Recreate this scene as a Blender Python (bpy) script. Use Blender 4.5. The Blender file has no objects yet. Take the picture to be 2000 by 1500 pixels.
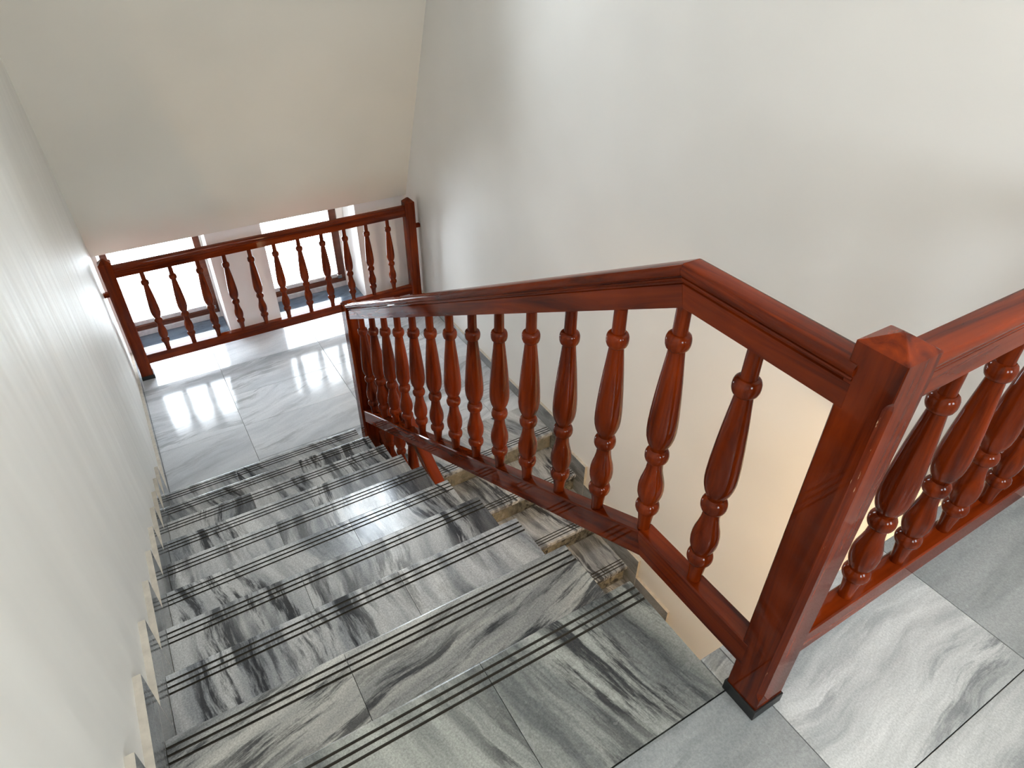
import bpy, bmesh, math, random
from mathutils import Vector, Matrix

random.seed(7)
scene = bpy.context.scene
COL = scene.collection

# ------------------------------------------------------------------ camera
CAM_R = [(0.857208, -0.514905, 0.008279), (-0.302869, -0.517085, -0.800559), (0.416492, 0.683737, -0.599197)]
CAM_C = (0.69502, -0.80849, 1.53297)
cam_data = bpy.data.cameras.new('camera')
cam_data.sensor_width = 36.0
cam_data.lens = 36.0 * 1296.213 / 2000.0
cam_data.clip_start = 0.02
cam = bpy.data.objects.new('camera', cam_data)
COL.objects.link(cam)
r0, r1, r2 = (Vector(v) for v in CAM_R)          # right, down, forward in world axes
m3 = Matrix((r0, -r1, -r2)).transposed()
cam.matrix_world = Matrix.Translation(Vector(CAM_C)) @ m3.to_4x4()
scene.camera = cam

# ------------------------------------------------------------------ world: bright hazy sky
SKY = 12.0
world = bpy.data.worlds.new('world')
scene.world = world
world.use_nodes = True
wn = world.node_tree.nodes
wn['Background'].inputs['Color'].default_value = (0.90, 0.94, 1.0, 1)
wn['Background'].inputs['Strength'].default_value = SKY

# ------------------------------------------------------------------ view
vs = scene.view_settings
vs.view_transform = 'Standard'
vs.look = 'None'
vs.exposure = 1.04
vs.gamma = 1.0
vs.use_curve_mapping = False
scene.cycles.use_denoising = True
scene.cycles.use_light_tree = False
scene.cycles.max_bounces = 7
scene.cycles.diffuse_bounces = 4
scene.cycles.glossy_bounces = 3
scene.cycles.use_adaptive_sampling = True
scene.cycles.adaptive_threshold = 0.035
scene.cycles.sample_clamp_indirect = 8.0


def portal(name, loc, sx, sy, rot):
    """window portal: guides the sky light through a real opening, gives off none itself"""
    l = bpy.data.lights.new(name, 'AREA')
    l.shape = 'RECTANGLE'
    l.size, l.size_y = sx, sy
    l.cycles.is_portal = True
    o = bpy.data.objects.new(name, l)
    o.location = loc
    o.rotation_euler = rot
    COL.objects.link(o)
    o['kind'] = 'helper'


# ------------------------------------------------------------------ dimensions (metres)
RIS, TRD = 0.1605, 0.30
XL, XR = 0.355, 2.85            # faces of the side walls
XS = 0.375                      # face of the left skirting
XE = 1.574                      # open end of the upper treads
ZL = -10 * RIS                  # landing level
NOSE = 0.025                    # nosing overhang
LY0, LTRD = 2.13, 0.312         # lower flight: first nosing and going
XB = 1.655                      # inner end of the lower treads
YF = 4.62                       # inner face of the front wall
YG = 4.97                       # window plane
ZM = -0.66                      # foot of the sloped ceiling
ZT = -0.40                      # head of the window recesses
SLOPE = 2.3                     # rise of the sloped ceiling per metre
ZC = 2.75                       # upper ceiling
YB = -2.8                       # wall behind the viewer
ZLOW = ZL - 10 * RIS            # lower floor


# ------------------------------------------------------------------ materials
def new_mat(name):
    m = bpy.data.materials.new(name)
    m.use_nodes = True
    nt = m.node_tree
    return m, nt, nt.nodes['Principled BSDF']


def N(nt, t, **kw):
    n = nt.nodes.new(t)
    for k, v in kw.items():
        setattr(n, k, v)
    return n


def ramp(nt, stops):
    n = nt.nodes.new('ShaderNodeValToRGB')
    els = n.color_ramp.elements
    while len(els) < len(stops):
        els.new(0.5)
    for e, (p, c) in zip(els, stops):
        e.position = p
        e.color = (c[0], c[1], c[2], 1)
    return n


def mixc(nt, fac, a, b, mode='MIX'):
    n = nt.nodes.new('ShaderNodeMix')
    n.data_type = 'RGBA'
    n.blend_type = mode
    for sock, val in ((n.inputs[0], fac), (n.inputs[6], a), (n.inputs[7], b)):
        if hasattr(val, 'is_output'):
            nt.links.new(val, sock)
        elif isinstance(val, (int, float)):
            sock.default_value = val
        else:
            sock.default_value = (*val, 1)
    return n.outputs[2]


def coords(nt, offset=True, rotz=0.0, spread=0.0, scale=(1, 1, 1)):
    tc = N(nt, 'ShaderNodeTexCoord')
    v = tc.outputs['Object']
    if offset:
        oi = N(nt, 'ShaderNodeObjectInfo')
        mul = N(nt, 'ShaderNodeVectorMath', operation='MULTIPLY')
        comb = N(nt, 'ShaderNodeCombineXYZ')
        for i in range(3):
            nt.links.new(oi.outputs['Random'], comb.inputs[i])
        nt.links.new(comb.outputs[0], mul.inputs[0])
        mul.inputs[1].default_value = (37.0, 53.0, 11.0)
        if spread:
            ma = N(nt, 'ShaderNodeMath', operation='MULTIPLY_ADD')
            nt.links.new(oi.outputs['Random'], ma.inputs[0])
            ma.inputs[1].default_value = spread
            ma.inputs[2].default_value = rotz - spread / 2
            vr = N(nt, 'ShaderNodeVectorRotate', rotation_type='Z_AXIS')
            nt.links.new(v, vr.inputs['Vector'])
            nt.links.new(ma.outputs[0], vr.inputs['Angle'])
            v = vr.outputs[0]
            rotz = 0.0
        add = N(nt, 'ShaderNodeVectorMath', operation='ADD')
        nt.links.new(v, add.inputs[0])
        nt.links.new(mul.outputs[0], add.inputs[1])
        v = add.outputs[0]
    mp = N(nt, 'ShaderNodeMapping')
    mp.inputs['Rotation'].default_value = (0, 0, rotz)
    mp.inputs['Scale'].default_value = scale
    nt.links.new(v, mp.inputs['Vector'])
    return mp.outputs[0], v


def noise(nt, vec, scale, detail=4, rough=0.55, dist=0.0):
    n = N(nt, 'ShaderNodeTexNoise')
    n.inputs['Scale'].default_value = scale
    n.inputs['Detail'].default_value = detail
    n.inputs['Roughness'].default_value = rough
    n.inputs['Distortion'].default_value = dist
    nt.links.new(vec, n.inputs['Vector'])
    return n.outputs['Fac']


def marble(name, light, mid, dark, rotz=0.0, spread=0.5, vein=1.0, rough=0.22, fs=1.0, warp=0.16, grain=0.75, tone=0.12, band=0.60, spec=0.5):
    """flow-banded marble; the bands run along the local Y axis turned by rotz"""
    m, nt, bs = new_mat(name)
    _, raw = coords(nt, True, rotz, spread, (1, 1, 1))
    # bend the bands with a soft large noise
    wn_ = N(nt, 'ShaderNodeTexNoise')
    wn_.inputs['Scale'].default_value = 2.4 * fs
    wn_.inputs['Detail'].default_value = 2.5
    nt.links.new(raw, wn_.inputs['Vector'])
    sb = N(nt, 'ShaderNodeVectorMath', operation='SUBTRACT')
    nt.links.new(wn_.outputs['Color'], sb.inputs[0])
    sb.inputs[1].default_value = (0.5, 0.5, 0.5)
    ms = N(nt, 'ShaderNodeVectorMath', operation='SCALE')
    nt.links.new(sb.outputs[0], ms.inputs[0])
    ms.inputs['Scale'].default_value = warp / fs
    ad = N(nt, 'ShaderNodeVectorMath', operation='ADD')
    nt.links.new(raw, ad.inputs[0])
    nt.links.new(ms.outputs[0], ad.inputs[1])

    def stretched(sx, sy, loc):
        mp = N(nt, 'ShaderNodeMapping')
        mp.inputs['Scale'].default_value = (sx * fs, sy * fs, sx * 0.7 * fs)
        mp.inputs['Location'].default_value = loc
        nt.links.new(ad.outputs[0], mp.inputs['Vector'])
        return mp.outputs[0]

    def mul(a, b):
        n = N(nt, 'ShaderNodeMath', operation='MULTIPLY')
        for k, q in enumerate((a, b)):
            if hasattr(q, 'is_output'):
                nt.links.new(q, n.inputs[k])
            else:
                n.inputs[k].default_value = q
        return n.outputs[0]

    def fac(src, lo, hi):
        r_ = ramp(nt, [(lo, (0, 0, 0)), (hi, (1, 1, 1))])
        nt.links.new(src, r_.inputs[0])
        return r_.outputs[0]

    b1 = noise(nt, stretched(6.5, 0.75, (0, 0, 0)), 1.0, 8, 0.66)
    low = [0.45 * p + 0.55 * q for p, q in zip(dark, mid)]
    half = [(p + q) / 2 for p, q in zip(light, mid)]
    rp = ramp(nt, [(0.30, low), (0.40, mid), (0.50, half), (0.62, light)])
    nt.links.new(b1, rp.inputs[0])
    col = rp.outputs[0]
    if vein < 1.0:
        col = mixc(nt, 1.0 - vein, col, half)
    # thin black dashes, gathered in clouds
    b2 = noise(nt, stretched(24.0, 2.6, (3.1, 1.7, 0.4)), 1.0, 6, 0.7)
    gate = noise(nt, stretched(3.2, 0.9, (7.7, 2.9, 1.4)), 1.0, 3, 0.5)
    d = mul(mul(fac(b2, 0.48, 0.58), fac(gate, 0.43, 0.55)), 0.9 * vein)
    col = mixc(nt, d, col, dark)
    # a few broad dark bands
    b3 = noise(nt, stretched(3.6, 0.5, (1.3, 8.1, 2.2)), 1.0, 6, 0.62)
    col = mixc(nt, mul(fac(b3, band, band + 0.08), 0.8 * vein), col, [0.75 * p + 0.25 * q for p, q in zip(dark, mid)])
    # crystalline grain
    sp = noise(nt, raw, 210.0, 2, 0.75)
    q = 0.34 * grain
    rs = ramp(nt, [(0.32, (1 - q,) * 3), (0.68, (1 + q * 0.7,) * 3)])
    nt.links.new(sp, rs.inputs[0])
    col = mixc(nt, 1.0, col, rs.outputs[0], 'MULTIPLY')
    oi = N(nt, 'ShaderNodeObjectInfo')
    wv = N(nt, 'ShaderNodeMath', operation='MULTIPLY')
    nt.links.new(oi.outputs['Random'], wv.inputs[0])
    wv.inputs[1].default_value = 7.31
    fr = N(nt, 'ShaderNodeMath', operation='FRACT')
    nt.links.new(wv.outputs[0], fr.inputs[0])
    tv = ramp(nt, [(0.0, (1 - tone, 1 - tone * 0.95, 1 - tone * 0.9)), (1.0, (1 + tone * 0.6,) * 3)])
    nt.links.new(fr.outputs[0], tv.inputs[0])
    col = mixc(nt, 1.0, col, tv.outputs[0], 'MULTIPLY')
    nt.links.new(col, bs.inputs['Base Color'])
    rn = noise(nt, raw, 14.0, 3)
    rr = ramp(nt, [(0.3, (rough * 0.75,) * 3), (0.75, (rough * 1.3,) * 3)])
    nt.links.new(rn, rr.inputs[0])
    nt.links.new(rr.outputs[0], bs.inputs['Roughness'])
    bs.inputs['IOR'].default_value = 1.55
    bs.inputs['Specular IOR Level'].default_value = spec
    return m


def wood(name, axis, dark=(0.042, 0.0042, 0.0008), light=(0.255, 0.033, 0.0036), rough=0.5, coat=0.55, tilt=0.0):
    m, nt, bs = new_mat(name)
    sc = [26.0, 26.0, 26.0]
    sc['xyz'.index(axis)] = 1.6
    v, raw = coords(nt, True, 0, 0, sc)
    if tilt:
        tc = N(nt, 'ShaderNodeTexCoord')
        vr = N(nt, 'ShaderNodeVectorRotate', rotation_type='X_AXIS')
        vr.inputs['Angle'].default_value = tilt
        nt.links.new(tc.outputs['Object'], vr.inputs['Vector'])
        mp = N(nt, 'ShaderNodeMapping')
        mp.inputs['Scale'].default_value = sc
        nt.links.new(vr.outputs[0], mp.inputs['Vector'])
        v = mp.outputs[0]
    a = noise(nt, v, 1.0, 5, 0.6, 0.8)
    b = noise(nt, raw, 3.0, 3, 0.5)
    rp = ramp(nt, [(0.28, dark), (0.52, [(p + q) / 2 for p, q in zip(dark, light)]), (0.78, light)])
    nt.links.new(a, rp.inputs[0])
    rb = ramp(nt, [(0.3, (0.72, 0.68, 0.66)), (0.7, (1.2, 1.16, 1.1))])
    nt.links.new(b, rb.inputs[0])
    col = mixc(nt, 1.0, rp.outputs[0], rb.outputs[0], 'MULTIPLY')
    nt.links.new(col, bs.inputs['Base Color'])
    bs.inputs['Roughness'].default_value = rough
    bs.inputs['Specular IOR Level'].default_value = 0.0
    bs.inputs['Coat Weight'].default_value = coat
    bs.inputs['Coat Roughness'].default_value = 0.03
    bs.inputs['Coat IOR'].default_value = 1.45
    bp_ = N(nt, 'ShaderNodeBump')
    bp_.inputs['Strength'].default_value = 0.06
    bp_.inputs['Distance'].default_value = 0.002
    nt.links.new(a, bp_.inputs['Height'])
    nt.links.new(bp_.outputs[0], bs.inputs['Normal'])
    return m


def paint(name, col, rough=0.6, wav=(1.0, 1.0, 1.0), wscale=2.0, wstr=0.25, wdist=0.02):
    m, nt, bs = new_mat(name)
    v, raw = coords(nt, False, 0, 0, wav)
    a = noise(nt, v, wscale, 2, 0.55)
    rp = ramp(nt, [(0.3, [c * 0.95 for c in col]), (0.7, [min(1, c * 1.03) for c in col])])
    nt.links.new(a, rp.inputs[0])
    nt.links.new(rp.outputs[0], bs.inputs['Base Color'])
    bs.inputs['Roughness'].default_value = rough
    b2 = N(nt, 'ShaderNodeBump')
    b2.inputs['Strength'].default_value = wstr
    b2.inputs['Distance'].default_value = wdist
    nt.links.new(a, b2.inputs['Height'])
    nt.links.new(b2.outputs[0], bs.inputs['Normal'])
    return m


def plain(name, col, rough=0.5, metal=0.0, sp=0.5):
    m, nt, bs = new_mat(name)
    v, raw = coords(nt, True, 0, 0, (1, 1, 1))
    a = noise(nt, v, 30.0, 3)
    rp = ramp(nt, [(0.3, [c * 0.85 for c in col]), (0.7, [min(1, c * 1.1) for c in col])])
    nt.links.new(a, rp.inputs[0])
    nt.links.new(rp.outputs[0], bs.inputs['Base Color'])
    bs.inputs['Roughness'].default_value = rough
    bs.inputs['Metallic'].default_value = metal
    return m


def glass(name):
    m = bpy.data.materials.new(name)
    m.use_nodes = True
    nt = m.node_tree
    for n in list(nt.nodes):
        nt.nodes.remove(n)
    out = N(nt, 'ShaderNodeOutputMaterial')
    tr = N(nt, 'ShaderNodeBsdfTransparent')
    tr.inputs['Color'].default_value = (0.93, 0.96, 0.97, 1)
    gl = N(nt, 'ShaderNodeBsdfGlossy')
    gl.inputs['Roughness'].default_value = 0.02
    fr = N(nt, 'ShaderNodeFresnel')
    fr.inputs['IOR'].default_value = 1.45
    mx = N(nt, 'ShaderNodeMixShader')
    nt.links.new(fr.outputs[0], mx.inputs[0])
    nt.links.new(tr.outputs[0], mx.inputs[1])
    nt.links.new(gl.outputs[0], mx.inputs[2])
    nt.links.new(mx.outputs[0], out.inputs['Surface'])
    return m


M_TREAD = marble('marble_tread', (0.74, 0.75, 0.75), (0.34, 0.36, 0.385), (0.014, 0.017, 0.024), -0.15, 0.5, 1.0, 0.18, warp=0.10, band=0.56, spec=0.4)
M_TREAD_DARK = marble('marble_tread_dark', (0.38, 0.39, 0.355), (0.135, 0.145, 0.142), (0.014, 0.016, 0.020), -0.2, 0.2, 1.0, 0.24, warp=0.07, band=0.55)
M_TREADX = marble('marble_tread_cross', (0.70, 0.70, 0.66), (0.33, 0.34, 0.34), (0.022, 0.026, 0.034), 1.30, 0.3, 1.0, 0.22, warp=0.09, band=0.56)
M_RISER = marble('marble_riser', (0.36, 0.33, 0.25), (0.17, 0.16, 0.125), (0.03, 0.034, 0.04), 0.3, 0.6, 1.0, 0.25)
M_TILE = marble('marble_tile', (0.80, 0.82, 0.85), (0.55, 0.58, 0.62), (0.30, 0.325, 0.35), 1.35, 0.5, 0.75, 0.13, fs=0.8, spec=0.33, grain=0.3, tone=0.16)
M_TILE_UP = marble('marble_tile_hall', (0.72, 0.72, 0.70), (0.36, 0.375, 0.37), (0.22, 0.23, 0.235), 1.45, 0.3, 1.0, 0.22, fs=0.8, grain=0.5, tone=0.1, warp=0.14)
M_TILE_GREY = marble('marble_tile_hall_grey', (0.42, 0.43, 0.42), (0.25, 0.265, 0.27), (0.14, 0.15, 0.155), 1.45, 0.3, 0.7, 0.22, fs=0.7, grain=0.5, tone=0.1, warp=0.10)
M_SKIRT = marble('marble_skirting', (0.36, 0.37, 0.36), (0.20, 0.21, 0.215), (0.08, 0.085, 0.09), 0.0, 0.6, 0.6, 0.12)
M_SKIRT_EDGE = plain('skirting_sawn_edge', (0.58, 0.53, 0.45), 0.7)
M_SILL = marble('dark_marble_sill', (0.17, 0.22, 0.28), (0.09, 0.12, 0.16), (0.03, 0.035, 0.04), 1.4, 0.3, 0.6, 0.06, grain=0.4)  # blue tint in the stone stands in for reflected sky
M_GROUT = plain('grout', (0.16, 0.155, 0.14), 0.9)
M_GROOVE = plain('groove_dark', (0.035, 0.03, 0.022), 0.9)  # grooves coloured much darker than the slab
W_X, W_Y, W_Z = (wood('varnished_wood_' + a, a) for a in 'xyz')
W_WORN = wood('worn_varnished_edge', 'z')
_nt = W_WORN.node_tree
_bs = _nt.nodes['Principled BSDF']
_src = _bs.inputs['Base Color'].links[0].from_socket
_v, _r = coords(_nt, False, 0, 0, (140.0, 140.0, 16.0))
_n = noise(_nt, _v, 1.0, 4, 0.6)
_rp = ramp(_nt, [(0.645, (0, 0, 0)), (0.69, (1, 1, 1))])
_nt.links.new(_n, _rp.inputs[0])
_nt.links.new(mixc(_nt, _rp.outputs[0], _src, (0.42, 0.24, 0.13)), _bs.inputs['Base Color'])
W_DOWN = wood('varnished_wood_descending', 'y', tilt=math.atan(RIS / TRD))
W_UP = wood('varnished_wood_ascending', 'y', tilt=-math.atan(RIS / LTRD))
W_FRAME = wood('window_wood', 'x', (0.09, 0.035, 0.026), (0.19, 0.075, 0.05), 0.4, 0.5)  # wood colour lightened to imitate the haze round bright windows
M_LEFT = paint('wall_paint_gloss', (0.80, 0.785, 0.735), 0.52, (1.0, 1.2, 0.2), 5.0, 0.6, 0.02)
M_LEFT.node_tree.nodes['Principled BSDF'].inputs['Specular IOR Level'].default_value = 0.3
M_WALL = paint('wall_paint', (0.82, 0.80, 0.76), 0.55, (1, 1, 1), 1.3, 0.12, 0.02)
M_CEIL = paint('ceiling_paint', (0.75, 0.705, 0.62), 0.75, (1, 1, 1), 1.2, 0.08, 0.02)
M_PIER = paint('pier_paint', (0.90, 0.87, 0.84), 0.6)
M_CONC = plain('plaster_underside', (0.70, 0.64, 0.54), 0.8)
M_BLACK = plain('black_rubber', (0.008, 0.008, 0.008), 0.45)
M_ALU = plain('grey_threshold', (0.62, 0.60, 0.62), 0.35)  # lightened too, window bloom put into the colour
M_METAL = plain('steel', (0.55, 0.55, 0.56), 0.25, 1.0)
M_GLASS = glass('window_glass')


# ------------------------------------------------------------------ object helpers
WPOS = {}


def link(o, parent, w):
    w = Vector(w)
    COL.objects.link(o)
    if parent is not None:
        o.parent = parent
        o.location = w - WPOS[parent.name]
    else:
        o.location = w
    WPOS[o.name] = w
    return o


def empty(name, w, **props):
    o = bpy.data.objects.new(name, None)
    o.empty_display_size = 0.1
    link(o, None, w)
    for k, v in props.items():
        o[k] = v
    return o


def mesh_obj(name, me, mat, parent, w=(0, 0, 0), **props):
    o = bpy.data.objects.new(name, me)
    if mat is not None and not me.materials:
        me.materials.append(mat)
    link(o, parent, w)
    for k, v in props.items():
        o[k] = v
    return o


def mesh_from(verts, faces, origin=(0, 0, 0), smooth=False, name='mesh', mats=None, mat_idx=None):
    ox, oy, oz = origin
    me = bpy.data.meshes.new(name)
    me.from_pydata([(x - ox, y - oy, z - oz) for x, y, z in verts], [], faces)
    if mats:
        for mm in mats:
            me.materials.append(mm)
    bm = bmesh.new()
    bm.from_mesh(me)
    if mat_idx:
        bm.faces.ensure_lookup_table()
        for i, k in enumerate(mat_idx):
            bm.faces[i].material_index = k
    bmesh.ops.recalc_face_normals(bm, faces=bm.faces)
    bm.to_mesh(me)
    bm.free()
    if smooth:
        for p in me.polygons:
            p.use_smooth = True
        if smooth is not True:
            me.set_sharp_from_angle(angle=math.radians(smooth))
    return me


def boxes_mesh(boxes, origin=(0, 0, 0), bevel=0.0, name='mesh'):
    bm = bmesh.new()
    for (x0, x1, y0, y1, z0, z1) in boxes:
        vs_ = [bm.verts.new((x - origin[0], y - origin[1], z - origin[2]))
               for x in (x0, x1) for y in (y0, y1) for z in (z0, z1)]
        for f in ((0, 1, 3, 2), (4, 6, 7, 5), (0, 4, 5, 1), (2, 3, 7, 6), (0, 2, 6, 4), (1, 5, 7, 3)):
            bm.faces.new([vs_[i] for i in f])
    bmesh.ops.recalc_face_normals(bm, faces=bm.faces)
    if bevel:
        bmesh.ops.bevel(bm, geom=bm.edges[:], offset=bevel, segments=2, affect='EDGES', profile=0.6)
    me = bpy.data.meshes.new(name)
    bm.to_mesh(me)
    bm.free()
    return me


def box(name, b, mat, parent=None, bevel=0.0, **props):
    """one box; its origin is the middle of its foot"""
    w = ((b[0] + b[1]) / 2, (b[2] + b[3]) / 2, b[4])
    return mesh_obj(name, boxes_mesh([b], w, bevel, name), mat, parent, w, **props)


def loft(rings, closed_ring=True, caps=True):
    """rings: lists of points with the same count -> verts, faces"""
    n = len(rings[0])
    verts = [p for r in rings for p in r]
    faces = []
    for i in range(len(rings) - 1):
        for j in range(n if closed_ring else n - 1):
            k = (j + 1) % n
            faces.append((i * n + j, i * n + k, (i + 1) * n + k, (i + 1) * n + j))
    if caps:
        faces.append(tuple(range(n)))
        faces.append(tuple((len(rings) - 1) * n + j for j in range(n)))
    return verts, faces


def extrude_yz(prof, x0, x1):
    return loft([[(x0, y, z) for y, z in prof], [(x1, y, z) for y, z in prof]])


# ================================================================== the room shell
def structure(name, me, mat, w=(0, 0, 0), **props):
    return mesh_obj(name, me, mat, None, w, kind='structure', **props)


structure('wall_left', boxes_mesh([(XL - 0.25, XL, YB - 0.2, YG + 0.2, ZLOW - 0.1, ZC + 0.1)], name='wall_left'), M_LEFT,
          label='glossy off white painted wall running beside the stairs on the left', category='wall')
structure('wall_right', boxes_mesh([(XR, XR + 0.25, YB - 0.2, YG + 0.2, ZLOW - 0.1, ZC + 0.1)], name='wall_right'), M_WALL,
          label='tall cream white painted wall on the right of the stairwell', category='wall')

# wall behind the viewer with two window openings
BW = [(0.62, 1.38, 1.00, 2.05), (1.84, 2.60, 1.00, 2.05)]
wb = []
xs = [XL, BW[0][0], BW[0][1], BW[1][0], BW[1][1], XR]
wb += [(xs[0], xs[1], YB - 0.2, YB, -0.3, ZC), (xs[2], xs[3], YB - 0.2, YB, -0.3, ZC), (xs[4], xs[5], YB - 0.2, YB, -0.3, ZC)]
for b in BW:
    wb += [(b[0], b[1], YB - 0.2, YB, -0.3, b[2]), (b[0], b[1], YB - 0.2, YB, b[3], ZC)]
wb += [(XL, XR, YB - 0.2, YB, ZLOW - 0.1, -0.3)]
structure('wall_back', boxes_mesh(wb, name='wall_back'), M_WALL,
          label='off white wall of the upper hall behind the viewer', category='wall')
for b in BW:
    portal('portal_back', ((b[0] + b[1]) / 2, YB - 0.12, (b[2] + b[3]) / 2), b[1] - b[0], b[3] - b[2], (math.pi / 2, 0, 0))

YC = YF - 0.04 - (ZC - ZM) / SLOPE          # where the slope meets the upper ceiling
structure('ceiling', boxes_mesh([(XL, XR, YB, YC + 0.15, ZC, ZC + 0.2)], name='ceiling'), M_CEIL,
          label='flat white ceiling above the upper hall', category='ceiling')

# sloped ceiling with a roof window high up (above the frame)
RWX = (1.52, 2.16)
RWZ = (1.36, 2.42)


def sl(z, off=0.0):
    return YF - 0.04 - (z - ZM) / SLOPE + off


def slope_piece(x0, x1, z0, z1, th=0.22):
    return loft([[(x0, sl(z0), z0), (x1, sl(z0), z0), (x1, sl(z0) + th, z0), (x0, sl(z0) + th, z0)],
                 [(x0, sl(z1), z1), (x1, sl(z1), z1), (x1, sl(z1) + th, z1), (x0, sl(z1) + th, z1)]])


V, F_ = [], []
for pc in ((XL, XR, ZM, ZT, 0.05), (XL, XR, ZT, RWZ[0]), (XL, XR, RWZ[1], ZC + 0.05), (XL, RWX[0], RWZ[0], RWZ[1]), (RWX[1], XR, RWZ[0], RWZ[1])):
    v, f = slope_piece(*pc)
    F_ += [tuple(i + len(V) for i in q) for q in f]
    V += v
structure('ceiling_slope', mesh_from(V, F_, name='ceiling_slope'), M_CEIL,
          label='steep beige sloped ceiling above the landing windows', category='ceiling')
ang = math.atan2(1.0, 1.0 / SLOPE)           # inclination of the slope from horizontal
zc = sum(RWZ) / 2
portal('portal_roof', ((RWX[0] + RWX[1]) / 2, sl(zc) + 0.20, zc), RWX[1] - RWX[0], (RWZ[1] - RWZ[0]) / math.sin(ang),
       (-ang, 0, 0))

# front wall: piers beside and between the two landing windows
W1 = (0.385, 1.145)
W2 = (1.580, 2.380)
fb = [(XL, W1[0], YF, YG + 0.25, ZL - 0.4, ZT), (W1[1], W2[0], YF, YG + 0.25, ZL - 0.4, ZT), (W2[1], XR, YF, YG + 0.25, ZL - 0.4, ZT)]
fb += [(W1[0], W1[1], YF, YG + 0.25, ZL - 0.4, ZL - 0.03), (W2[0], W2[1], YF, YG + 0.25, ZL - 0.4, ZL - 0.03)]
fb += [(XL, XR, 4.478, YG + 0.25, ZT, ZT + 0.22)]
structure('wall_front', boxes_mesh(fb, name='wall_front'), M_PIER,
          label='white wall piers framing the two landing windows', category='wall')
for w in (W1, W2):
    portal('portal_front', ((w[0] + w[1]) / 2, YG + 0.12, (ZL + ZT) / 2), w[1] - w[0], ZT - ZL, (-math.pi / 2, 0, 0))


# ------------------------------------------------------------------ windows
def front_window(idx, w, stile_right, label):
    root = empty('window_%d' % idx, ((w[0] + w[1]) / 2, YG, ZL), kind='structure', label=label, category='window')
    x0, x1 = w
    zb = ZL
    sill = box('sill', (x0 + 0.002, x1 - 0.002, YF + 0.001, YG + 0.06, zb - 0.028, zb + 0.004), M_SILL, root, 0.002, label='dark polished stone sill')
    s0, s1 = stile_right
    box('threshold', (x0 + 0.002, s1, YG, YG + 0.07, zb + 0.005, zb + 0.052), M_ALU, root, 0.003, label='grey metal threshold')
    box('frame_bottom', (x0 + 0.002, s1, YG + 0.012, YG + 0.07, zb + 0.053, zb + 0.095), W_FRAME, root, 0.003, label='brown lower frame rail')
    box('frame_top', (x0 + 0.002, s1, YG + 0.012, YG + 0.07, ZT - 0.07, ZT - 0.002), W_FRAME, root, 0.003)
    box('stile', (s0, s1, YG + 0.012, YG + 0.07, zb + 0.096, ZT - 0.071), W_FRAME, root, 0.003)
    box('stile', (x0 + 0.002, x0 + 0.05, YG + 0.012, YG + 0.07, zb + 0.096, ZT - 0.071), W_FRAME, root, 0.003)
    sash = box('sash_rail', (x0 + 0.051, s0 - 0.001, YG + 0.03, YG + 0.06, zb + 0.096, zb + 0.132), M_ALU, root, 0.003, label='lower sash rail, coloured pale in place of light on its bevel')  # pale colour stands in for light caught by the sash bevel
    box('pane', (x0 + 0.051, s0 - 0.001, YG + 0.042, YG + 0.048, zb + 0.133, ZT - 0.072), M_GLASS, root)
    if s1 < x1 - 0.004:
        box('jamb', (s1 + 0.001, x1 - 0.001, YG + 0.0, YG + 0.08, zb + 0.005, ZT - 0.002), M_PIER, root, 0.002)
    box('hinge', (s0 - 0.012, s0 + 0.03, YG - 0.008, YG + 0.011, zb + 0.098, zb + 0.135), M_METAL, root, 0.004, label='small steel hinge')


front_window(1, W1, (1.078, 1.130), 'bright landing window on the left with brown frame, beside the left wall')
front_window(2, W2, (2.245, 2.313), 'bright landing window on the right with brown frame, beside the right pier')

for i, b in enumerate(BW):
    root = empty('window_%d' % (3 + i), ((b[0] + b[1]) / 2, YB - 0.1, b[2]), kind='structure', category='window',
                 label='tall hall window behind the viewer, ' + ('nearer the left wall' if i == 0 else 'nearer the right wall'))
    y0, y1 = YB - 0.12, YB - 0.07
    box('stile', (b[0], b[0] + 0.05, y0, y1, b[2], b[3]), W_FRAME, root)
    box('stile', (b[1] - 0.05, b[1], y0, y1, b[2], b[3]), W_FRAME, root)
    box('frame_bottom', (b[0] + 0.05, b[1] - 0.05, y0, y1, b[2], b[2] + 0.05), W_FRAME, root)
    box('frame_top', (b[0] + 0.05, b[1] - 0.05, y0, y1, b[3] - 0.05, b[3]), W_FRAME, root)
    box('pane', (b[0] + 0.05, b[1] - 0.05, y0 + 0.022, y0 + 0.028, b[2] + 0.05, b[3] - 0.05), M_GLASS, root)

# roof window: frame bars lying in the slope, one pane
root = empty('window_5', ((RWX[0] + RWX[1]) / 2, sl(RWZ[0]), RWZ[0]), kind='structure', category='window',
             label='roof window high in the sloped ceiling')


def slope_box(name, x0, x1, z0, z1, o0, o1, mat, parent):
    w = ((x0 + x1) / 2, sl((z0 + z1) / 2), z0)
    v, f = loft([[(x0, sl(z0) + o0, z0), (x1, sl(z0) + o0, z0), (x1, sl(z0) + o1, z0), (x0, sl(z0) + o1, z0)],
                 [(x0, sl(z1) + o0, z1), (x1, sl(z1) + o0, z1), (x1, sl(z1) + o1, z1), (x0, sl(z1) + o1, z1)]])
    mesh_obj(name, mesh_from(v, f, w, name=name), mat, parent, w)


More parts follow.
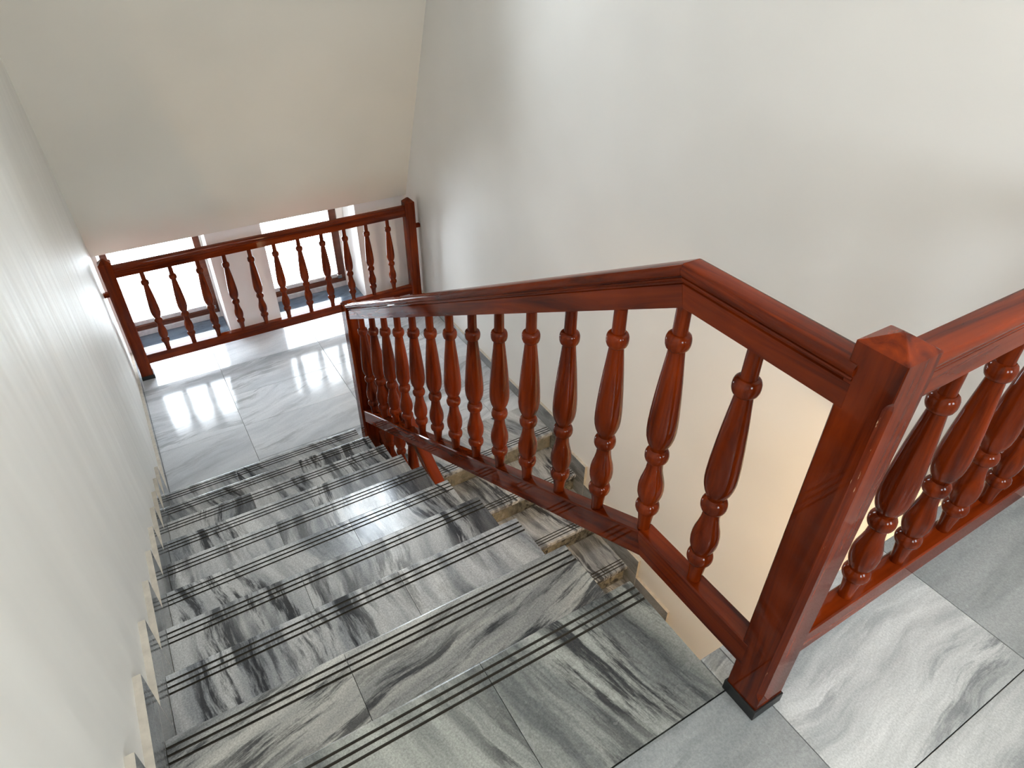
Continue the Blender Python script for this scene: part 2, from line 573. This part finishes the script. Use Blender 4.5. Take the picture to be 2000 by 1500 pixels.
slope_box('frame_bottom', RWX[0], RWX[1], RWZ[0], RWZ[0] + 0.05, 0.08, 0.14, W_FRAME, root)
slope_box('frame_top', RWX[0], RWX[1], RWZ[1] - 0.05, RWZ[1], 0.08, 0.14, W_FRAME, root)
slope_box('stile', RWX[0], RWX[0] + 0.045, RWZ[0] + 0.05, RWZ[1] - 0.05, 0.08, 0.14, W_FRAME, root)
slope_box('stile', RWX[1] - 0.045, RWX[1], RWZ[0] + 0.05, RWZ[1] - 0.05, 0.08, 0.14, W_FRAME, root)
slope_box('pane', RWX[0] + 0.045, RWX[1] - 0.045, RWZ[0] + 0.05, RWZ[1] - 0.05, 0.108, 0.114, M_GLASS, root)


# ------------------------------------------------------------------ floors made of marble tiles
GAP = 0.0022


def tile_floor(root, cells, ztop, mat, th=0.022):
    for (x0, x1, y0, y1) in cells:
        m = mat[0] if not isinstance(mat, dict) else mat.get((round(x0, 2), round(y0, 2)), mat['default'])
        box('tile', (x0 + GAP / 2, x1 - GAP / 2, y0 + GAP / 2, y1 - GAP / 2, ztop - th, ztop), m, root, 0.0012)


# upper hall floor
YT = -0.365                      # joint behind the top tread
YS = -0.275                      # edge of the slab over the lower flight
slab = [(XL, XE - 0.014, YB, -0.03, -0.22, -0.024), (XE - 0.014, XR, YB, YS - 0.01, -0.22, -0.024)]
fl = structure('floor', boxes_mesh(slab, name='floor'), M_GROUT, label='upper hall floor of grey veined marble tiles', category='floor')
cells = []
rows_l = [YT, -0.985, -1.605, -2.225, YB]
xl_ = [XS, 1.008, 1.640]
for a in range(len(rows_l) - 1):
    for b in range(2):
        cells.append((xl_[b], xl_[b + 1], rows_l[a + 1], rows_l[a]))
# small filler between the top tread and the newel post
cells.append((XE + 0.002, 1.640, YT, YS))
rows_r = [YS, -0.704, -1.112, -1.52, -1.928, -2.336, YB]
xr_ = [1.640, 2.275, XR]
for a in range(len(rows_r) - 1):
    for b in range(2):
        cells.append((xr_[b], xr_[b + 1], rows_r[a + 1], rows_r[a]))
tile_floor(fl, cells, 0.0, {'default': M_TILE_UP, (2.27, -0.7): M_TILE_GREY, (2.28, -0.7): M_TILE_GREY, (1.01, -0.98): M_TILE_GREY, (1.01, -0.99): M_TILE_GREY})

# landing floor
lslab = [(XL, XE, 2.68, YF, ZL - 0.2, ZL - 0.024), (XE, XR, 2.49, YF, ZL - 0.2, ZL - 0.024), (XE, XB, LY0, 2.49, ZL - 0.2, ZL - 0.024)]
ld = structure('floor_landing', boxes_mesh(lslab, name='floor_landing'), M_GROUT,
               label='half landing floor of pale polished marble tiles below the windows', category='floor')
cells = [(XS, 0.945, 2.68, 3.315), (XS, 0.945, 3.315, 4.135), (XS, 0.945, 4.135, YF)]
yj = [2.68, 2.905, 3.315, 3.725, 4.135, YF]
xj = [0.945, 1.75, 2.56, XR - 0.02]
for a in range(len(yj) - 1):
    for b in range(3):
        cells.append((xj[b], xj[b + 1], yj[a], yj[a + 1]))
cells += [(XE + 0.004, 1.75, 2.49, 2.68), (1.75, 2.56, 2.49, 2.68), (2.56, XR - 0.02, 2.49, 2.68), (XE + 0.004, XB, LY0, 2.49)]
tile_floor(ld, cells, ZL, [M_TILE])

# lower hall floor
structure('floor_lower', boxes_mesh([(XL, XR, YB, YG, ZLOW - 0.2, ZLOW)], name='floor_lower'), M_TILE,
          label='lower hall floor of pale marble below the stairs', category='floor')


# ------------------------------------------------------------------ stairs
def tread_profile(length, sgn):
    """section of a tread slab in (y, z): origin at the nosing, top at z=0, going back along -sgn*y; returns (points, groove flags)"""
    th = 0.030
    pts = [(-length, -th), (-length, 0.0)]
    flags = [0, 0]
    for off in (0.067, 0.0465, 0.026):                     # three anti-slip grooves
        g = 0.0036
        pts += [(-off - g, 0.0), (-off - g * 0.8, -0.0035), (-off + g * 0.8, -0.0035), (-off + g, 0.0)]
        flags += [1, 1, 1, 0]
    pts += [(-0.007, 0.0), (-0.0035, -0.0009), (-0.0009, -0.0035), (0.0, -0.007), (0.0, -th + 0.004), (-0.004, -th)]
    flags += [0, 0, 0, 0, 0, 0]
    return [(sgn * y, z) for y, z in pts], flags


def tread_slab(name, x0, x1, yn, z, length, sgn, mat, parent):
    prof, fl_ = tread_profile(length, sgn)
    xm = (x0 + x1) / 2
    v, f = extrude_yz(prof, x0 - xm, x1 - xm)
    n = len(prof)
    idx = [1 if (j < n and fl_[j]) else 0 for j in range(len(f))]
    me = mesh_from(v, f, name=name, mats=[mat, M_GROOVE], mat_idx=idx)
    mesh_obj(name, me, None, parent, (xm, yn, z))


up = empty('marble_staircase', ((XS + XE) / 2, 0, ZL), category='staircase',
           label='upper flight of grey veined marble steps with three grooves, descending to the landing')
joint = {1: 1.10, 2: 0.834, 3: 1.104, 4: 0.83, 5: 1.103, 6: 0.84, 7: 1.05, 8: 0.80, 9: 1.12, 10: 0.78}
for i in range(1, 11):
    yn, z = (i - 1) * TRD, -(i - 1) * RIS
    L = 0.365 if i == 1 else TRD + NOSE - 0.001
    if i == 1:
        L -= GAP
    j = joint[i]
    mt = {1: M_TREAD_DARK, 2: M_TREADX}.get(i, M_TREAD)
    tread_slab('tread', XS + 0.001, j - 0.0008, yn, z, L, 1, mt, up)
    tread_slab('tread', j + 0.0008, XE, yn, z, L, 1, mt, up)
    zr = z - RIS
    box('riser', (XS + 0.001, XE - 0.006, yn - NOSE - 0.02, yn - NOSE, zr + 0.001, z - 0.031), M_RISER, up, 0.001)
# sloping body that carries the steps
core = [(-0.30, -0.034)]
for i in range(1, 11):
    yr = (i - 1) * TRD - NOSE - 0.021
    core += [(yr, -(i - 1) * RIS - 0.032), (yr, -i * RIS - 0.032)]
core += [(2.9, ZL - 0.032), (2.9, ZL - 0.20), (2.70, ZL - 0.22), (-0.05, -0.22), (-0.30, -0.22)]
v, f = extrude_yz(core, XL + 0.001, XE - 0.016)
mesh_obj('stair_body', mesh_from(v, f, WPOS[up.name], name='stair_body'), M_CONC, up, WPOS[up.name])

lo = empty('lower_marble_staircase', ((XB + XR) / 2, LY0, ZLOW), category='staircase',
           label='lower flight of marble steps going down beside the right wall behind the balusters')
for k in range(1, 11):
    yn, z = LY0 - (k - 1) * LTRD, ZL - (k - 1) * RIS
    L = 0.36 if k == 1 else LTRD + NOSE - 0.001
    if k == 1:
        L -= GAP
    j = XB + (XR - XB) * (0.42 if k % 2 else 0.6)
    tread_slab('tread', XB, j - 0.0008, yn, z, L, -1, M_TREAD, lo)
    tread_slab('tread', j + 0.0008, XR - 0.021, yn, z, L, -1, M_TREAD, lo)
    box('riser', (XB + 0.006, XR - 0.021, yn + NOSE, yn + NOSE + 0.02, z - RIS + 0.001, z - 0.031), M_RISER, lo, 0.001)
core = [(2.60, ZL - 0.032)]
for k in range(1, 11):
    yr = LY0 - (k - 1) * LTRD + NOSE + 0.021
    core += [(yr, ZL - (k - 1) * RIS - 0.032), (yr, ZL - k * RIS - 0.032)]
core += [(-0.72, ZLOW - 0.03), (-0.72, ZLOW - 0.06), (2.2, ZL - 0.30), (2.60, ZL - 0.30)]
v, f = extrude_yz(core, XB + 0.014, XR - 0.001)
mesh_obj('stair_body', mesh_from(v, f, WPOS[lo.name], name='stair_body'), M_CONC, lo, WPOS[lo.name])

# ------------------------------------------------------------------ stepped stone skirting
SH, SO = 0.132, 0.14


def skirt_tile(parent, x0, x1, y0, y1, z0, z1):
    """polished face, pale sawn top and end edges"""
    w = ((x0 + x1) / 2, (y0 + y1) / 2, z0)
    me = boxes_mesh([(x0, x1, y0, y1, z0, z1)], w, 0.0, 'skirting_tile')
    me.materials.append(M_SKIRT)
    me.materials.append(M_SKIRT_EDGE)
    for p in me.polygons:
        if abs(p.normal.x) < 0.5:
            p.material_index = 1
    mesh_obj('skirting_tile', me, None, parent, w)


sk = empty('baseboard_left', (XL, 0, ZL), kind='structure', category='skirting',
           label='stepped grey stone skirting with pale edges along the left wall')
g = 0.0008
for i in range(1, 11):
    z = -(i - 1) * RIS
    y0 = (YT if i == 1 else (i - 2) * TRD - NOSE + SO)
    y1 = (i - 1) * TRD - NOSE + SO
    skirt_tile(sk, XL, XS, y0 + g, y1 - g, z + 0.0005, z + SH)
    skirt_tile(sk, XL, XS, (i - 1) * TRD - NOSE + g, y1 - g, z - RIS + 0.0005, z - 0.0005)
yy = [9 * TRD - NOSE + SO, 3.315, 4.135, YF]
for a in range(3):
    skirt_tile(sk, XL, XS, yy[a] + g, yy[a + 1] - g, ZL + 0.0005, ZL + 0.075)
yy = [YT, -0.985, -1.605, -2.225, YB]
for a in range(4):
    skirt_tile(sk, XL, XS, yy[a + 1] + g, yy[a] - g, 0.0005, SH)

skr = empty('baseboard_right', (XR, 2.0, ZL), kind='structure', category='skirting',
            label='stepped dark stone skirting on the right wall beside the lower flight')
for k in range(1, 11):
    z = ZL - (k - 1) * RIS
    ya = LY0 - (k - 1) * LTRD + NOSE
    y1 = (2.49 if k == 1 else ya + LTRD - 0.115)
    y0 = ya - 0.115
    skirt_tile(skr, XR - 0.02, XR, y0 + g, y1 - g, z + 0.0005, z + 0.142)
    skirt_tile(skr, XR - 0.02, XR, y0 + g, ya - g, z - RIS + 0.0005, z - 0.0005)
yy = [2.49, 3.315, 4.135, YF]
for a in range(3):
    skirt_tile(skr, XR - 0.02, XR, yy[a] + g, yy[a + 1] - g, ZL + 0.0005, ZL + 0.075)

# ------------------------------------------------------------------ turned wooden railings
HB, HT = 0.2035, 0.8725          # top of bottom rail, underside of handrail above the floor
POST = 0.086
BAL_H = HT - HB
BAL = [(0.000, 0.0165), (0.028, 0.0172), (0.050, 0.0195), (0.064, 0.0220), (0.0685, 0.0226), (0.0690, 0.0250), (0.073, 0.0282), (0.080, 0.0303), (0.087, 0.0306),
       (0.094, 0.0292), (0.100, 0.0258), (0.1035, 0.0222), (0.108, 0.0236), (0.118, 0.0276), (0.132, 0.0312), (0.148, 0.0323), (0.162, 0.0315), (0.178, 0.0287),
       (0.195, 0.0242), (0.212, 0.0207), (0.230, 0.0193), (0.2405, 0.0196), (0.2410, 0.0225), (0.245, 0.0262), (0.252, 0.0288), (0.260, 0.0294), (0.268, 0.0284),
       (0.275, 0.0252), (0.2795, 0.0200), (0.284, 0.0206), (0.292, 0.0246), (0.303, 0.0292), (0.318, 0.0330), (0.336, 0.0348), (0.356, 0.0349), (0.385, 0.0337),
       (0.430, 0.0306), (0.480, 0.0264), (0.525, 0.0218), (0.556, 0.0188), (0.5625, 0.0186), (0.5630, 0.0215), (0.567, 0.0250), (0.574, 0.0274), (0.582, 0.0281),
       (0.590, 0.0276), (0.597, 0.0252), (0.6015, 0.0205), (0.6020, 0.0172), (0.615, 0.0165), (BAL_H, 0.0160)]
SEG = 24
rings = []
for z, r in BAL:
    rings.append([(r * math.cos(2 * math.pi * a / SEG), r * math.sin(2 * math.pi * a / SEG), z) for a in range(SEG)])
v, f = loft(rings)
BAL_ME = mesh_from(v, f, name='baluster', smooth=42)
BAL_ME.materials.append(W_Z)


def add_baluster(parent, x, y, z, ext_top=0.012, ext_bot=0.012):
    o = mesh_obj('baluster', BAL_ME, None, parent, (x, y, z))
    o.rotation_euler.z = random.uniform(0, 6.28)
    return o


HR_HALF = [(0.0250, 0.0), (0.0250, 0.047), (0.0215, 0.049), (0.0215, 0.0525), (0.0272, 0.054), (0.0278, 0.057), (0.0262, 0.0595), (0.0235, 0.0605),
           (0.0235, 0.0625), (0.0290, 0.0645), (0.0302, 0.069), (0.0302, 0.0745), (0.0288, 0.080), (0.0255, 0.0842), (0.0205, 0.0860)]
HR_PROF = [(-u, w) for u, w in HR_HALF] + [(u, w) for u, w in reversed(HR_HALF)]
BR_H = 0.078
BR_HALF = [(0.0225, 0.0), (0.0250, 0.003), (0.0250, BR_H - 0.004), (0.0215, BR_H)]
BR_PROF = [(-u, w) for u, w in BR_HALF] + [(u, w) for u, w in reversed(BR_HALF)]


def sweep(prof, path, frame):
    """path: list of (along, z, (section dir along, section dir z)); frame maps (along, across, z) to the world"""
    ringsl = []
    for s_, z_, (ds, dz) in path:
        ringsl.append([frame(s_ + ds * w, u, z_ + dz * w) for u, w in prof])
    return loft(ringsl)


def rail(name, prof, path, frame, mat, parent, label=None):
    v_, f_ = sweep(prof, path, frame)
    c = Vector((0, 0, 0))
    for p in v_:
        c += Vector(p)
    c /= len(v_)
    o = mesh_obj(name, mesh_from(v_, f_, c, name=name, smooth=32), mat, parent, c)
    if label:
        o['label'] = label
    return o


def post_mesh(a, zs, h, cap, inset=0.011):
    """square post with stopped chamfers and a low pyramid cap; zs = (start, stop) of the chamfer"""
    def ring(half, c, z):
        k = min(c, 0.003)                      # only the corner towards the hall carries the wide chamfer
        return [(half - k, -half, z), (half, -half + k, z), (half, half - k, z), (half - k, half, z),
                (-half + k, half, z), (-half, half - k, z), (-half, -half + c, z), (-half + c, -half, z)]
    hf = a / 2
    t = 0.0018
    rs_ = [ring(hf, t, 0.0), ring(hf, t, zs[0] - 0.012), ring(hf, inset * 0.7, zs[0] - 0.004), ring(hf, inset, zs[0] + 0.006),
           ring(hf, inset, zs[1] - 0.006), ring(hf, inset * 0.7, zs[1] + 0.004), ring(hf, t, zs[1] + 0.012), ring(hf, t, h),
           ring(hf * 0.16, t * 0.5, h + cap - 0.001), ring(hf * 0.05, t * 0.1, h + cap)]
    v_, f_ = loft(rs_)
    return mesh_from(v_, f_, name='newel_post')


def newel(parent, x, y, z0, h, cap=0.024, zs=(0.11, 0.925), boot=True, a=POST):
    z = z0 + 0.001
    o = mesh_obj('newel_post', post_mesh(a, zs, h, cap), W_Z, parent, (x, y, z))
    if boot:
        hb = a / 2 + 0.004
        bb = boxes_mesh([(x - hb, x + hb, y - hb, y - a / 2 + 0.0005, z, z + 0.034), (x - hb, x + hb, y + a / 2 - 0.0005, y + hb, z, z + 0.034),
                         (x - hb, x - a / 2 + 0.0005, y - a / 2, y + a / 2, z, z + 0.034), (x + a / 2 - 0.0005, x + hb, y - a / 2, y + a / 2, z, z + 0.034)],
                        (x, y, z), 0.001, 'foot_band')
        mesh_obj('foot_band', bb, M_BLACK, o, (x, y, z), label='black band round the foot')
    return o


S = RIS / TRD
TH = math.atan(S)
MIT = (math.sin(TH / 2) / math.cos(TH / 2), 1.0)       # mitre between level and sloping rail
PLUMB = (0.0, 1.0 / math.cos(TH))
XRAIL = 1.598
XP0, YP0 = 1.6165, -0.402
XP1, YP1 = 1.607, 2.456

# --- upper flight railing with the big newel post
rl = empty('stair_railing', (XP0, YP0, 0), category='railing',
           label='reddish brown wooden railing with turned balusters along the upper flight of stairs')
n0 = newel(rl, XP0, YP0, 0.0, 0.992, 0.022, (0.085, 0.915))
n0.data.materials.append(W_WORN)
for p in n0.data.polygons:
    if p.normal.x < -0.5 and p.normal.y < -0.5 and p.area < 0.03:
        p.material_index = 1
n0['label'] = 'large square newel post at the stair head, scuffed along its edge'
n1 = newel(rl, XP1, YP1, ZL, 1.245, 0.022, (0.30, 1.10))
n1['label'] = 'newel post at the foot of the flight'
frY = lambda s, u, z: (XRAIL + u, s, z)
ys = YP0 + POST / 2 - 0.016
ye = YP1 - POST / 2 + 0.016
YBEND = -0.010
rail('handrail', HR_PROF, [(ys, HT, (0, 1)), (YBEND - 0.0003, HT, MIT)], frY, W_Y, rl)
rail('handrail', HR_PROF, [(YBEND + 0.0003, HT, MIT), (ye, HT - S * (ye - YBEND), PLUMB)], frY, W_DOWN, rl)
zb0 = HB - BR_H
yb0 = YBEND + 0.01 - MIT[0] * BR_H
rail('bottom_rail', BR_PROF, [(ys, zb0, (0, 1)), (yb0 - 0.0003, zb0, MIT)], frY, W_Y, rl)
rail('bottom_rail', BR_PROF, [(yb0 + 0.0003, zb0, MIT), (ye, zb0 - S * (ye - yb0), PLUMB)], frY, W_DOWN, rl)
for k in range(14):
    y = -0.180 + 0.1873 * k
    z = HB if y <= 0 else HB - S * y
    add_baluster(rl, XRAIL, y, z - 0.004)

# --- level guard to the right of the newel post, closing the stairwell
gr = empty('guard_railing', (2.25, YP0, 0), category='railing',
           label='level wooden guard railing running right from the big newel post across the hall floor')
frX = lambda s, u, z: (s, YP0 + 0.004 + u, z)
x0, x1 = XP0 + POST / 2 + 0.0006, XR - 0.001
rail('handrail', HR_PROF, [(x0, HT, (0, 1)), (x1, HT, (0, 1))], frX, W_X, gr)
rail('bottom_rail', BR_PROF, [(x0, zb0, (0, 1)), (x1, zb0, (0, 1))], frX, W_X, gr)
for k in range(5):
    add_baluster(gr, 1.872 + 0.196 * k, YP0 + 0.004, HB - 0.002)

# --- railing in front of the landing windows
YRF = 4.316
fr_ = empty('landing_railing', (1.6, YRF, ZL), category='railing',
            label='wooden railing with eleven balusters standing in front of the landing windows')
PA, PB = (0.434, YRF), (2.757, YRF)
newel(fr_, PA[0], PA[1], ZL, 0.990, 0.035, (0.10, 0.86))
newel(fr_, PB[0], PB[1], ZL, 0.990, 0.035, (0.10, 0.86))
frF = lambda s, u, z: (s, YRF + u, z)
xa, xb = PA[0] + POST / 2 - 0.016, PB[0] - POST / 2 + 0.016
rail('handrail', HR_PROF, [(xa, ZL + HT, (0, 1)), (xb, ZL + HT, (0, 1))], frF, W_X, fr_)
rail('bottom_rail', BR_PROF, [(xa, ZL + zb0, (0, 1)), (xb, ZL + zb0, (0, 1))], frF, W_X, fr_)
for k in range(11):
    add_baluster(fr_, 0.640 + 0.1912 * k, YRF, ZL + HB - 0.002)
box('wall_peg', (XL + 0.001, PA[0] - POST / 2 + 0.001, YRF - 0.016, YRF + 0.016, ZL + 0.735, ZL + 0.770), W_X, fr_, 0.003)
box('wall_peg', (PB[0] + POST / 2 - 0.001, XR - 0.001, YRF - 0.016, YRF + 0.016, ZL + 0.745, ZL + 0.778), W_X, fr_, 0.003)

# --- railing of the lower flight
XR2 = 1.678
lr = empty('lower_stair_railing', (XR2, YP1, ZL), category='railing',
           label='wooden railing of the lower flight, seen under the upper bottom rail')
newel(lr, XR2 + 0.018, YP1 + 0.02, ZL, 0.90, 0.022, (0.2, 0.8), boot=False)
S2 = RIS / LTRD
frL = lambda s, u, z: (XR2 + u, s, z)
y_a = YP1 + 0.02 - POST / 2 + 0.002
y_b = -0.55
zl = lambda y: ZL - S2 * (LY0 - y)
PL2 = (0.0, math.sqrt(1 + S2 * S2))
rail('handrail', HR_PROF, [(y_a, zl(y_a) + HT - 0.06, PL2), (y_b, zl(y_b) + HT - 0.06, PL2)], frL, W_UP, lr)
rail('bottom_rail', BR_PROF, [(y_a, zl(y_a) + zb0 - 0.07, PL2), (y_b, zl(y_b) + zb0 - 0.07, PL2)], frL, W_UP, lr)
for k in range(14):
    y = 2.28 - 0.187 * k
    add_baluster(lr, XR2, y, zl(y) + HB - 0.062)
newel(lr, XR2, y_b - POST / 2 + 0.002, ZLOW, 0.99, 0.022)

# ------------------------------------------------------------------ lower hall lamp (under the upper floor slab)
lp = empty('ceiling_lamp', (2.25, -0.9, -0.22), category='lamp',
           label='small warm globe lamp under the upper floor slab')
rings = [[(r * math.cos(2 * math.pi * a / 16), r * math.sin(2 * math.pi * a / 16), z) for a in range(16)]
         for z, r in ((0.0, 0.06), (-0.03, 0.06), (-0.04, 0.03), (-0.06, 0.03))]
v, f = loft(rings)
mesh_obj('lamp_base', mesh_from(v, f, name='lamp_base'), M_METAL, lp, (2.25, -0.9, -0.221))
mg, nt, bs = new_mat('lamp_glow')
bs.inputs['Emission Color'].default_value = (1.0, 0.68, 0.36, 1)
bs.inputs['Emission Strength'].default_value = 130.0
rings = [[(0.085 * math.sin(math.pi * t / 10) * math.cos(2 * math.pi * a / 16), 0.085 * math.sin(math.pi * t / 10) * math.sin(2 * math.pi * a / 16),
           -0.085 * math.cos(math.pi * t / 10)) for a in range(16)] for t in range(0, 11)]
rings[0] = [(0.001 * p[0], 0.001 * p[1], -0.085) for p in rings[1]]
rings[-1] = [(0.001 * p[0], 0.001 * p[1], 0.085) for p in rings[-2]]
v, f = loft(rings)
mesh_obj('globe', mesh_from(v, f, smooth=True, name='globe'), mg, lp, (2.25, -0.9, -0.355))

# ------------------------------------------------------------------ three bulb ceiling lamp over the stair head (above the frame)
cl = empty('hall_ceiling_lamp', (1.55, -0.55, ZC), category='lamp', label='ceiling lamp with three small round bulbs above the stair head')
rings = [[(r * math.cos(2 * math.pi * a / 24), r * math.sin(2 * math.pi * a / 24), z) for a in range(24)]
         for z, r in ((0.0, 0.13), (-0.018, 0.13), (-0.03, 0.115), (-0.032, 0.02), (-0.10, 0.018))]
v, f = loft(rings)
mesh_obj('lamp_base', mesh_from(v, f, name='lamp_base'), M_METAL, cl, (1.55, -0.55, ZC - 0.001))
mb, nt, bs = new_mat('bulb_glow')
bs.inputs['Emission Color'].default_value = (1.0, 0.95, 0.87, 1)
bs.inputs['Emission Strength'].default_value = 150.0
R_ = 0.03
rings = [[(R_ * math.sin(math.pi * t / 10) * math.cos(2 * math.pi * a / 16), R_ * math.sin(math.pi * t / 10) * math.sin(2 * math.pi * a / 16),
           -R_ * math.cos(math.pi * t / 10)) for a in range(16)] for t in range(0, 11)]
rings[0] = [(0.001 * p[0], 0.001 * p[1], -R_) for p in rings[1]]
rings[-1] = [(0.001 * p[0], 0.001 * p[1], R_) for p in rings[-2]]
v, f = loft(rings)
bulb_me = mesh_from(v, f, smooth=True, name='bulb')
bulb_me.materials.append(mb)
for k in range(3):
    a = math.radians(90 + 120 * k)
    dx, dy = 0.17 * math.cos(a), 0.17 * math.sin(a)
    c0, c1 = Vector((0, 0, -0.095)), Vector((dx * 0.85, dy * 0.85, -0.14))
    u = (c1 - c0).normalized()
    side = u.cross(Vector((0, 0, 1))).normalized()
    upv = side.cross(u)
    rr_ = [[tuple(c + side * 0.008 * math.cos(q * math.pi / 4) + upv * 0.008 * math.sin(q * math.pi / 4)) for q in range(8)] for c in (c0, c1)]
    v, f = loft(rr_)
    arm = mesh_obj('lamp_arm', mesh_from(v, f, name='lamp_arm'), M_METAL, cl, (1.55, -0.55, ZC))
    mesh_obj('bulb', bulb_me, None, arm, (1.55 + dx, -0.55 + dy, ZC - 0.165))
